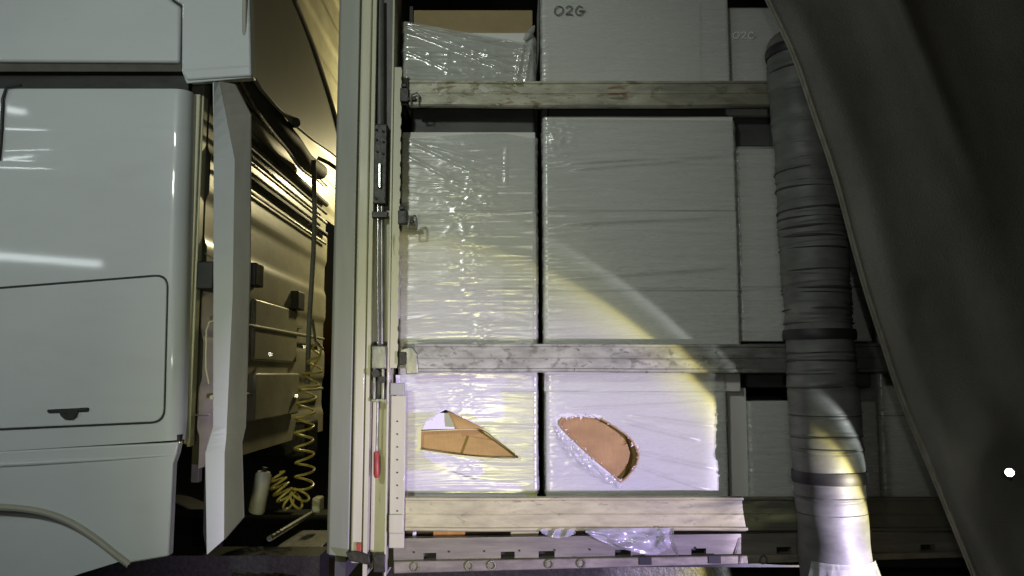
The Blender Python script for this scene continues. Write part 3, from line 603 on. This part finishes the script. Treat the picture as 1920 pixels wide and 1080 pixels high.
# --- loads to the right, partly behind the rolled curtain
Y3 = .10
x30, x31 = XR(1388, 500, Y3), XR(1640, 700, Y3)
B1 = empty('wrapped_load', ((x30+x31)/2, Y3+.4, ZF), 'low shaded load behind the rolled curtain, resting on the trailer floor', 'pallet load', GRP)
pallet(B1, x30, x31, ZF, Y3, m='wood')
carton(B1, XR(1405, 850, Y3), x31, ZF + .145, ZR(752, Y3), Y3)
film_shell(B1, XR(1405, 850, Y3), x31, ZR(934, Y3), ZR(752, Y3), Y3, 51, resx=.016)
nb = MB().bx(1366, 727, 1402, 936, YF + .05, YF + .6).build('loose_carton', M['carton'], None, bevel=.004)
nb['label'] = 'narrow shaded carton squeezed between the torn load and the curtain roll'; nb['category'] = 'carton'
z3 = ZR(752, Y3) + .006
B2 = empty('wrapped_load', ((x30+x31)/2, Y3+.4, z3), 'mid-height shaded load peeping out past the widest load, above a dark pallet', 'pallet load', GRP)
MB().box(x30 + .02, x31, Y3 + .03, Y3 + .75, z3 + .05, ZR(642, Y3 + .03)).build('pallet', M['pallet'], B2, bevel=.01)
carton(B2, x30 - .003, x31, ZR(640, Y3), ZR(538, Y3), Y3); carton(B2, x30 - .006, x31, ZR(538, Y3) + .002, ZR(278, Y3), Y3)
film_shell(B2, x30 - .006, x31, ZR(640, Y3), ZR(276, Y3), Y3, 53, resx=.016, folds=[(XR(1392, 540), ZR(540), XR(1470, 530), ZR(532), .003, .006)])
z4 = ZR(274, Y3)
B3 = empty('wrapped_load', ((x30+x31)/2, Y3+.4, z4), 'upper shaded load with a faint pale marking, just left of the curtain roll top', 'pallet load', GRP)
B3['label'] = 'upper shaded load with a faint pale marking, beside the top of the curtain roll'
MB().box(x30 + .0, x31, Y3 + .03, Y3 + .75, z4 + .006, ZR(218, Y3 + .03)).build('pallet', M['pallet'], B3, bevel=.01)
carton(B3, x30 - .045, x31, ZR(216, Y3), ZR(16, Y3), Y3)
film_shell(B3, x30 - .045, x31, ZR(216, Y3), ZR(16, Y3), Y3, 55, resx=.016, amp=.6)
write(B3, HW, 1375, 60, .72, 'ink_pale', Y3 - .012, .004)
x40, x41 = XR(1652, 800, Y3), XR(2150, 800, Y3)
B4 = empty('wrapped_load', ((x40+x41)/2, Y3+.4, ZF), 'darkest load, showing between the curtain roll and the hanging tarpaulin', 'pallet load', GRP)
pallet(B4, x40, x41, ZF, Y3, m='wood')
carton(B4, x40, x41, ZF + .145, ZR(780, Y3), Y3); carton(B4, x40, x41, ZR(780, Y3) + .002, ZR(560, Y3), Y3); carton(B4, x40, x41, ZR(560, Y3) + .002, ZR(300, Y3), Y3)
film_shell(B4, x40, x41, ZR(934, Y3), ZR(300, Y3), Y3, 57, resx=.016)

# ------------------------------------------------------------------ rolled curtain
ra, rb = Vector((XR(1499, 150, -.19), -.19, ZR(60, -.19))), Vector((XR(1565, 1000, -.19), -.19, ZR(1090, -.19)))
# vertical roll with a slight lean
RC = empty('rolled_curtain', tuple(rb), 'thick vertical roll of grey curtain bound with dark bands', 'curtain')
bands = {90: .018, 627: .020, 896: .022}
ringv = [120, 180, 232, 275, 310, 325, 345, 350, 386, 402, 422, 440, 460, 520, 536, 575, 590, 606, 660, 675, 700, 724, 780, 820, 842, 930]
mb = MB(); rows = []; zz = np.linspace(rb.z, ra.z, 420); K = 48
for i, z in enumerate(zz):
    t = (z - rb.z) / (ra.z - rb.z); c = rb.lerp(ra, t); r = .122 + .008 * (1 - t)
    if t > .965: r *= math.sqrt(max(.02, 1 - ((t - .965) / .036) ** 2)) * .6 + .4
    row = []
    for k in range(K + 1):
        a = 2 * math.pi * k / K; rr = r
        for rv in ringv:
            zc = ZR(rv, -.2) + .010 * math.cos(a - 1.2 + rv) ; q = (z - zc) / .0045
            if abs(q) < 3: rr -= .0045 * math.exp(-q * q) - .003 * math.exp(-(q - 1.6) ** 2)
        rr += .0035 * math.sin(z * 9 + 2 * a) + .002 * math.sin(z * 31 + a * 3) + .0015 * math.sin(5 * a + z * 4)
        row.append((c.x + rr * math.cos(a), c.y + rr * math.sin(a), z))
    rows.append(row)
mb.grid(rows); o = mb.build('roll', M['roll'], RC, smooth=0); _smooth(o)
for v, h in bands.items():
    zc = ZR(v, -.25); t = (zc - rb.z) / (ra.z - rb.z); c = rb.lerp(ra, t); r = .1285 + .007 * (1 - t)
    rows = []
    for s in np.linspace(-h, h, 5): rows.append([(c.x + (r + .003 * (1 - (s/h)**2)) * math.cos(a), c.y + (r + .003 * (1 - (s/h)**2)) * math.sin(a), zc + s) for a in [2 * math.pi * k / 48 for k in range(49)]])
    _smooth(MB().grid(rows).build('band', M['band'], RC, smooth=0))
for v, h, tl_ in ((118, .004, .01), (311, .003, .01), (347, .004, -.01), (387, .006, .015), (404, .003, .0), (421, .004, .01), (440, .005, -.008), (462, .003, .0), (503, .003, .012), (538, .005, .0), (547, .002, -.01), (577, .004, .008), (604, .003, .0), (660, .003, .006), (676, .005, -.006), (701, .003, .0), (726, .004, .01), (781, .003, .0), (821, .003, .012), (845, .004, -.008), (936, .003, 0), (968, .002, .01)):
    zc = ZR(v, -.3); t = (zc - rb.z) / (ra.z - rb.z); c = rb.lerp(ra, t); r = .1235 + .008 * (1 - t); rows = []
    for s in np.linspace(-h, h, 4):
        rows.append([(c.x + (r + .004 * math.sin(a * 3 + v)**2 * 0 + .0025 * (1 - (s/h)**2)) * math.cos(a), c.y + (r + .0025 * (1 - (s/h)**2)) * math.sin(a), zc + s * (.8 + .3 * math.sin(a * 2 + v)) + tl_ * .3 * math.cos(a)) for a in [2 * math.pi * k / 48 for k in range(49)]])
    _smooth(MB().grid(rows).build('binding_cord', M['cord'], RC, smooth=0))
rows = []   # ragged plastic bottom of the roll
for i in range(30):
    a = -2.6 + i * .075; rows.append([(rb.x + (.136 + .02 * s) * math.cos(a), rb.y + (.136 + .02 * s) * math.sin(a), rb.z + .09 - s * (.06 + .05 * math.sin(i * .9) ** 2)) for s in [k / 5 for k in range(6)]])
_smooth(MB().grid(rows).build('torn_skirt', M['film'], RC, smooth=0))

# ------------------------------------------------------------------ hanging tarpaulin
HT = empty('hanging_tarpaulin', (1.9, -.3, 1.0), 'dark grey-olive tarpaulin sheet pulled aside on a slant, pale hem along its edge', 'tarpaulin')
eL = smoothpts([(1405, -80), (1435, 0), (1482, 100), (1522, 215), (1562, 335), (1612, 520), (1650, 640), (1685, 745), (1745, 890), (1790, 1000), (1822, 1080), (1850, 1150)], 10)
def rightu(v): return 2500
rows = []
nL = len(eL)
for i, (u, v) in enumerate(eL):
    ru = rightu(v); row = []
    for j in range(91):
        s = j / 90; uu = u + (ru - u) * s ** 1.2; q = uu - 1435 - .36 * v     # coordinate across the slanting folds
        Y = -.340 - .06 * min(1, s * 2)
        Y -= .022 * math.exp(-((q - 50 - 20 * math.sin(v / 160.)) / 30) ** 2) * (1 if v > 0 else .5)
        Y += .025 * math.exp(-((q - 150 - .05 * v) / 60) ** 2)
        Y -= .045 * math.exp(-((q - 250 - .06 * v) / 20) ** 2) / (1 + math.exp((v - 260) / 60.))
        Y -= .018 * math.exp(-((q - 235 + 30 * math.sin(v / 230.)) / 60) ** 2)
        Y += .03 * math.exp(-((q - 360) / 80) ** 2)
        Y -= .012 * math.sin(v / 95. + uu / 60.) * min(1, s * 4)
        if i > nL * .7: Y -= .06 * ((i / nL - .7) / .3) * math.sin(s * 3.0)
        Y = max(Y, -.50 if v < 600 else -.42)
        row.append(P(uu, v + 6 * math.sin(uu / 40.) * s, Y))
    rows.append(row)
_smooth(MB().grid(rows).build('tarpaulin_sheet', M['tarp'], HT, smooth=0, solid=.002))
hem = []
for i, (u, v) in enumerate(eL): hem.append(P(u + 2, v, -.343))
MB().tube(hem, .0055, 8).build('hem_cord', M['hem'], HT)
rows = [[P(u + 4, v, -.351), P(u + 11, v, -.357)] for u, v in eL]
MB().grid(rows).build('hem_strip', M['hem'], HT, solid=.003)
MB().tube([P(1822, 955, -.30), P(1830, 975, -.31), P(1842, 985, -.31), P(1862, 985, -.30)], .005, 8).build('curtain_hook', M['steel'], HT)
LA = empty('clip_lamp', tuple(P(1893, 886, -.5)), 'tiny lit white lamp clipped onto the dark tarpaulin', 'lamp')
C_ = MB().tube([P(1893, 886, -.40), P(1893, 886, -.49), P(1893, 886, -.52)], [.010, .016, .015], 20).build('lamp_housing', M['greasy'], LA)
MB().tube([P(1893, 888, -.47), P(1895, 894, -.46), P(1896, 900, -.42)], .003, 8).build('lamp_clip', M['greasy'], LA)
em = bpy.data.materials.new('lamp_glow'); em.use_nodes = True; b = em.node_tree.nodes['Principled BSDF']; b.inputs['Emission Color'].default_value = (1, .97, .9, 1); b.inputs['Emission Strength'].default_value = 60
link('lamp_lens', MB().tube([P(1893, 886, -.5205), P(1893, 886, -.528), P(1893, 886, -.532)], [.0125, .0105, .004], 20).mesh('lamp_lens'), em, C_)
MB().prism([(1856, 1040), (1872, 1036), (1884, 1044), (1876, 1056), (1858, 1054)], -.3, -.28).build('buckle', M['steel'], HT, bevel=.004)

# ------------------------------------------------------------------ tractor cab
CB = empty('tractor_cab', (-2.6, 1.2, 0), 'white lorry tractor cab with a flush side locker, roof fairing and slatted back wall', 'lorry cab')
CB['label'] = 'white lorry tractor cab with a side locker and tall roof fairing'
def C(mb, name, m, par=CB, **kw): return mb.build(name, M[m], par, **kw)
# upper side panel, curved towards the roof, rounded rear edge
rows = []; XE0 = XR(335, 800), XR(352, 170)
zb_, zt_ = ZR(843), ZR(165)
for i in range(60):
    t = i / 59; z = zb_ + (zt_ - zb_) * t; xe = XE0[0] + (XE0[1] - XE0[0]) * t
    base = .02 * max(0, (z - 2.45)) ** 2 + (.03 * max(0, (z - 3.02) / .1) ** 2 if z > 3.02 else 0) + .004 * math.exp(-((z - 2.78) / .05) ** 2)
    row = [(-4.2, base, z), (-3.0, base, z)] + [(x, base, z) for x in np.linspace(-2.6, xe - .062, 12)]
    for k in range(1, 9):
        a = k / 8 * math.pi / 2; row.append((xe - .06 + .06 * math.sin(a), base + .06 * (1 - math.cos(a)), z))
    row.append((xe, base + .16, z))
    zlo = lambda x: ZR(826) - (-1.36 - x) * .062 if x < -1.36 else ZR(826)      # the seam slants down towards the door
    rows.append([(x, y, zlo(x) + (zz_ - zb_) * (zt_ - zlo(x)) / (zt_ - zb_)) for x, y, zz_ in row])
_smooth(C(MB().grid(rows), 'side_panel', 'paint', smooth=0))
# window rubber at the far left
C(MB().tube([P(-2, 300, -.004), P(3, 240, -.004), P(5, 185, -.004), P(12, 163, -.004), P(40, 160, -.002)], .006, 8), 'window_rubber', 'rubber')
def rrect(pts, r=14, k=5):
    out = []; n = len(pts)
    for i in range(n):
        p = Vector(pts[i]); a = (Vector(pts[i-1]) - p).normalized(); b = (Vector(pts[(i+1) % n]) - p).normalized()
        for j in range(k + 1):
            t = j / k; out.append(tuple((p + a * r) * (1-t)**2 + p * 2 * t * (1-t) + (p + b * r) * t**2))
    return out
def scalep(pts, d):
    c = sum((Vector(p) for p in pts), Vector((0, 0))) / len(pts); return [tuple(Vector(p) + (Vector(p) - c).normalized() * d) for p in pts]
door = [(-420, 575), (313, 517), (306, 790), (-420, 822)]
C(MB().prism(rrect([(-424, 571), (316, 513), (309, 793), (-424, 826)], 26), -.0035, .01), 'locker_gasket', 'rubber')
dr = C(MB().prism(rrect(door, 24), -.006, .01), 'locker_door', 'paint', bevel=.003)
C(MB().prism(rrect([(88, 768), (165, 764), (165, 771), (88, 774)], 3), -.016, -.007), 'latch_bar', 'rubber', dr, bevel=.002)
C(MB().prism([(110, 771), (146, 769), (142, 780), (134, 786), (120, 786), (113, 780)], -.020, -.0165), 'latch', 'greasy', dr, bevel=.002)
# lower side panel with arch
arch = smoothpts([(-220, 1040), (-120, 975), (-40, 950), (20, 949), (80, 957), (130, 975), (175, 1003), (212, 1032), (243, 1056)], 5)
lowp = [(-420, 866), (335, 829), (331, 850), (324, 870), (316, 1043)] + arch[::-1] + [(-260, 1080), (-420, 1080)]
C(MB().prism(lowp, .002, .05), 'lower_panel', 'paint', bevel=.007, seg=3)
# rounded strip and step below the seam
pts = [P(-420, 893, .004), P(60, 868, .004), P(200, 861, .004), P(325, 853, .004)]
C(MB().tube(pts, [.012, .012, .008, .003], 12), 'body_crease', 'paint')
C(MB().prism([(-420, 840), (338, 815), (336, 840), (-420, 880)], .022, .05), 'panel_seam', 'rubber')
C(MB().tube([P(u, v + 3, .004) for u, v in arch], .015, 10), 'arch_lip', 'fairing_in')
C(MB().prism([(-260, 1200)] + [(u, v + 4) for u, v in arch] + [(228, 1052), (150, 1076), (60, 1110)], .055, .07), 'wheel_cover', 'paint', bevel=.003)
C(MB().tube([(-2.35, .12, .52), (-2.35, .15, .52), (-2.35, .36, .52), (-2.35, .40, .52)], [.40, .5, .5, .4], 40), 'wheel', 'rubber')
C(MB().tube([(-2.35, 2.1, .52), (-2.35, 2.4, .52)], [.5, .5], 40), 'wheel', 'rubber')
# roof: black gap, fairing, corner piece
C(MB().box(-4.2, XR(345, 140), .05, .09, ZR(168), ZR(105)), 'roof_gap', 'rubber')
C(MB().bx(-600, 118, 340, 134, .012, .05), 'gap_seal', 'plastic_dark')
fr = [(-600, -320), (250, -320), (318, -2), (338, 12), (337, 60), (336, 117), (-600, 112)]
C(MB().prism(fr, -.008, .2), 'roof_fairing', 'paint', bevel=.012, seg=3)
C(MB().prism([(322, -320), (460, -320), (471, 142), (350, 150), (340, 132), (341, 8), (322, -4)], -.016, .05), 'fairing_corner', 'paint', bevel=.008, seg=3)
C(MB().add([tuple(P(*q)) for q in ((340, 130, -.0185), (466, 122, -.0185), (472, 146, -.004), (350, 157, -.004), (340, 130, .05), (466, 122, .05), (472, 146, .05), (350, 157, .05))],
    [(0,1,2,3)[::-1], (4,5,6,7), (0,1,5,4), (1,2,6,5), (2,3,7,6), (3,0,4,7)]), 'fairing_lip', 'paint', bevel=.004)
C(MB().box(-4.2, XR(330, 0), .2, 2.4, ZR(100), 4.3), 'roof_body', 'paint_grey')
C(MB().box(-4.2, -1.36, .165, 2.40, ZR(840), ZR(100)), 'cab_shell', 'paint_grey')
C(MB().box(-4.2, -.9, .6, .8, .75, 1.0).box(-4.2, -.9, 1.7, 1.9, .75, 1.0), 'chassis_beam', 'greasy')
# rear wall, lit warm, with swages
XW = -1.335
def wallgrid():
    rows = []
    for z in np.linspace(1.45, 4.95, 200):
        d = .012 * (1 if .0 < math.sin((z - 1.4) * 13) else 0)
        d = .014 / (1 + math.exp(-9 * math.sin((z - 1.40) * 15.5)))
        rows.append([(XW + d, y, z) for y in np.linspace(.17, 2.42 if z < 2.95 else 3.3, 12)])
    return rows
mb = MB(); mb.grid([list(reversed(r)) for r in wallgrid()])
o = C(mb, 'rear_wall', 'wall', smooth=0); _smooth(fixn(o))
if o.data.polygons[0].normal.x < 0: o.data.flip_normals()
def wb(u0, v0, u1, v1, x0=XW, t=.02):      # box on the rear wall between pixel columns
    a, b = PX(u0, v0, x0 + t), PX(u1, v1, x0 + t); return MB().box(x0, x0 + t, min(a.y, b.y), max(a.y, b.y), min(a.z, b.z), max(a.z, b.z))
for (u, v), r, m in (((520, 300), .018, 'plastic_dark'), ((520, 322), .010, 'rubber'), ((520, 345), .010, 'steel'), ((520, 372), .016, 'rubber'), ((520, 395), .008, 'steel'), ((520, 255), .006, 'rubber'), ((520, 620), .010, 'wall'), ((520, 735), .010, 'wall')):
    p = PX(u, v, XW + .03); C(MB().tube([(p.x, .25, p.z), (p.x, 1.2, p.z), (p.x, 2.3, p.z)], r, 10), 'wall_rib' if m == 'wall' else 'wall_pipe', m)
C(wb(481, 492, 494, 540, t=.06), 'grab_block', 'rubber', bevel=.006); C(wb(560, 545, 571, 583, t=.06), 'grab_block', 'rubber', bevel=.006)
C(wb(487, 600, 568, 612, t=.025), 'wall_seam', 'fairing_in'); C(wb(480, 700, 560, 775, t=.05), 'wall_panel', 'wall', bevel=.01); C(wb(480, 560, 556, 680, t=.03), 'wall_panel', 'wall', bevel=.01)
for (u, v) in ((572, 650), (556, 742), (507, 664)):
    C(MB().tube([PX(u, v, XW + .05), PX(u, v, XW + .07)], .012, 10), 'wall_bolt', 'chrome')
# dark duct that curves from the fairing down, on the back of the cab
du = smoothpts([(462, 138), (490, 190), (520, 232), (548, 266), (572, 300), (600, 322)], 6)
C(MB().tube([PX(u, v, -1.22) for u, v in du], [.05] * len(du), 14), 'air_duct', 'plastic_dark')
C(MB().tube([PX(u - 10, v + 14, -1.20) for u, v in du], .008, 8), 'duct_trim', 'steel')
C(MB().tube([PX(588, 300, -1.15), PX(590, 400, -1.15), PX(588, 470, -1.15), PX(580, 600, -1.15), PX(576, 720, -1.15)], .014, 12), 'upright_pipe', 'plastic_dark')
C(MB().tube([PX(596, 296, -1.1), PX(615, 305, -1.05), PX(640, 322, -1.0)], .012, 8), 'bracket_arm', 'steel')
C(MB().tube([PX(552, 228, -1.18), PX(556, 231, -1.10)], [.035, .02], 14), 'duct_knob', 'plastic_dark')
# inner side of the fairing flap (grey) curving over the gap
pin = [(462, -60), (545, -60), (553, 0), (582, 70), (606, 140), (626, 205), (640, 262), (640, 300), (622, 286), (590, 264), (556, 236), (520, 200), (492, 168), (462, 120)]
pts = [PX(u, v, -1.12) for u, v in pin]; n = len(pts)
mb = MB().add(pts + [p - Vector((.02, 0, 0)) for p in pts], [tuple(range(n)), tuple(reversed(range(n, 2*n)))] + [(i, i+n, (i+1) % n + n, (i+1) % n) for i in range(n)])
fixn(C(mb, 'fairing_inner_panel', 'fairing_in', bevel=.006))
C(MB().tube([PX(u, v, -1.11) for u, v in smoothpts([(553, 0), (582, 70), (606, 140), (626, 205), (640, 262)], 4)], .010, 8), 'panel_edge', 'wall')
# pillar strips and gap pieces between side panel and flap
for (u0, v0, u1, v1, Y0, Y1, m) in ((352, 176, 362, 832, .09, .14, 'cream'), (363, 178, 369, 838, .11, .16, 'cream'), (371, 205, 386, 905, .26, .30, 'plastic_dark'), (387, 180, 402, 830, .42, .46, 'plastic_dark')):
    C(MB().bx(u0, v0, u1, v1, Y0, Y1), 'rear_pillar', m, bevel=.004)
C(MB().bx(368, 490, 400, 542, .10, .25), 'hinge_box', 'rubber', bevel=.006)
C(MB().tube([P(384, 475, .12), P(405, 488, .05)], .003, 6), 'stay_wire', 'chrome')
C(MB().tube([P(392, 720, .1), P(386, 690, .1), P(387, 620, .1), P(393, 603, .1), P(404, 602, .08)], .004, 8), 'grab_handle', 'cream')
C(MB().tube([P(365, 778, .12), P(392, 779, .06)], .003, 6), 'stay_wire', 'chrome')
# side deflector flap: bright strip facing the torch, second strip turned away and coloured darker for its shade
def strip(name, L, Rr, YL, YR_, m='paint', th=.006):
    rows = []
    n = 40
    def at(poly, v):
        for (u0, v0), (u1, v1) in zip(poly, poly[1:]):
            if v0 <= v <= v1: return u0 + (u1 - u0) * (v - v0) / (v1 - v0)
        return poly[-1][0]
    vl = sorted(set([p[1] for p in L + Rr] + list(np.linspace(L[0][1], L[-1][1], n))))
    vl = [v for v in vl if L[0][1] <= v <= L[-1][1]]
    for v in vl:
        vr = max(v, Rr[0][1]) if v <= 850 else 850 + (v - 850) * (Rr[-1][1] - 850) / (L[-1][1] - 850)
        a, b = P(at(L, v), v, YL), P(at(Rr, vr), vr, YR_); rows.append([a, b])
    return C(MB().grid(rows[::-1]), name, m, solid=th, smooth=0)
sd = strip('deflector_face', [(401, 154), (400, 800), (392, 826), (385, 850), (388, 1040)], [(411, 152), (440, 300), (436, 560), (424, 822), (421, 850), (420, 1012)], -.035, .0)
strip('deflector_wing', [(411, 152), (440, 300), (436, 560), (424, 822), (421, 850), (420, 1012)], [(440, 158), (470, 215), (468, 500), (459, 800), (452, 830), (456, 970)], .0, -.05, 'flap_shade')
C(MB().prism([(384, 870), (390, 868), (388, 1038), (381, 1000)], -.03, -.0), 'deflector_rim', 'rubber')
# catwalk and chassis gear in the gap
C(MB().bx(505, 1035, 592, 1045, .75, 1.3), 'catwalk_plate', 'steel', bevel=.003)
for k in range(4):
    p0, p1 = P(470 + k * 26, 1090, .5), P(560 + k * 14, 1048, 1.4); C(MB().tube([p0, p1], .012, 6), 'catwalk_bar', 'greasy')
C(MB().tube([P(505, 1010, .8), P(588, 960, 1.5)], .014, 8), 'catwalk_bar', 'steel')
C(MB().bx(470, 790, 575, 860, 1.7, 2.0), 'battery_box', 'greasy', bevel=.02)
C(MB().bx(584, 934, 600, 962, 1.2, 1.3), 'valve_block', 'cream', bevel=.01)

# ------------------------------------------------------------------ coiled air line and canister
HZ = empty('coiled_air_line', tuple(P(565, 960, 1.0)), 'yellow coiled air line hanging behind the cab, bunched at its lower end', 'air hose')
cl = smoothpts([(592, 640), (588, 690), (576, 740), (570, 820), (572, 880), (566, 925), (545, 940), (526, 915), (515, 890)], 60)
pts = []; ph = 0; last = None
cl3 = [P(u, v, 1.0) for u, v in cl]
for i, p in enumerate(cl3):
    t = i / len(cl3); tan = (cl3[min(i+1, len(cl3)-1)] - cl3[max(i-1, 0)]).normalized(); step = (p - last).length if last is not None else 0; last = p
    pitch = .075 if t < .62 else .034; ph += 2 * math.pi * step / pitch
    a = tan.cross(Vector((0, 1, 0))).normalized(); b = tan.cross(a); r = .048 if t > .14 else .048 * (t / .14)
    pts.append(p + a * r * math.cos(ph) + b * r * math.sin(ph))
MB().tube(pts, .0065, 7).build('coil', M['hose'], HZ)
MB().tube([P(606, 655, 1.0), P(592, 640, 1.0), P(586, 600, 1.05)], .008, 8).build('hose_fitting', M['steel'], HZ)
MB().tube([P(580, 700, 1.0), P(600, 668, .98), P(603, 650, 1.0)], .006, 7).build('hose_end', M['hose'], HZ)
CN = empty('white_canister', tuple(P(482, 960, .85)), 'small white cylinder canister leaning beside the yellow coil', 'canister')
MB().tube([P(480, 962, .85), P(481, 958, .85), P(494, 890, .85), P(495, 884, .85)], [.034, .040, .040, .03], 20).build('canister_body', M['canister'], CN)
MB().tube([P(495, 884, .85), P(497, 876, .85)], [.014, .014], 12).build('canister_cap', M['greasy'], CN)
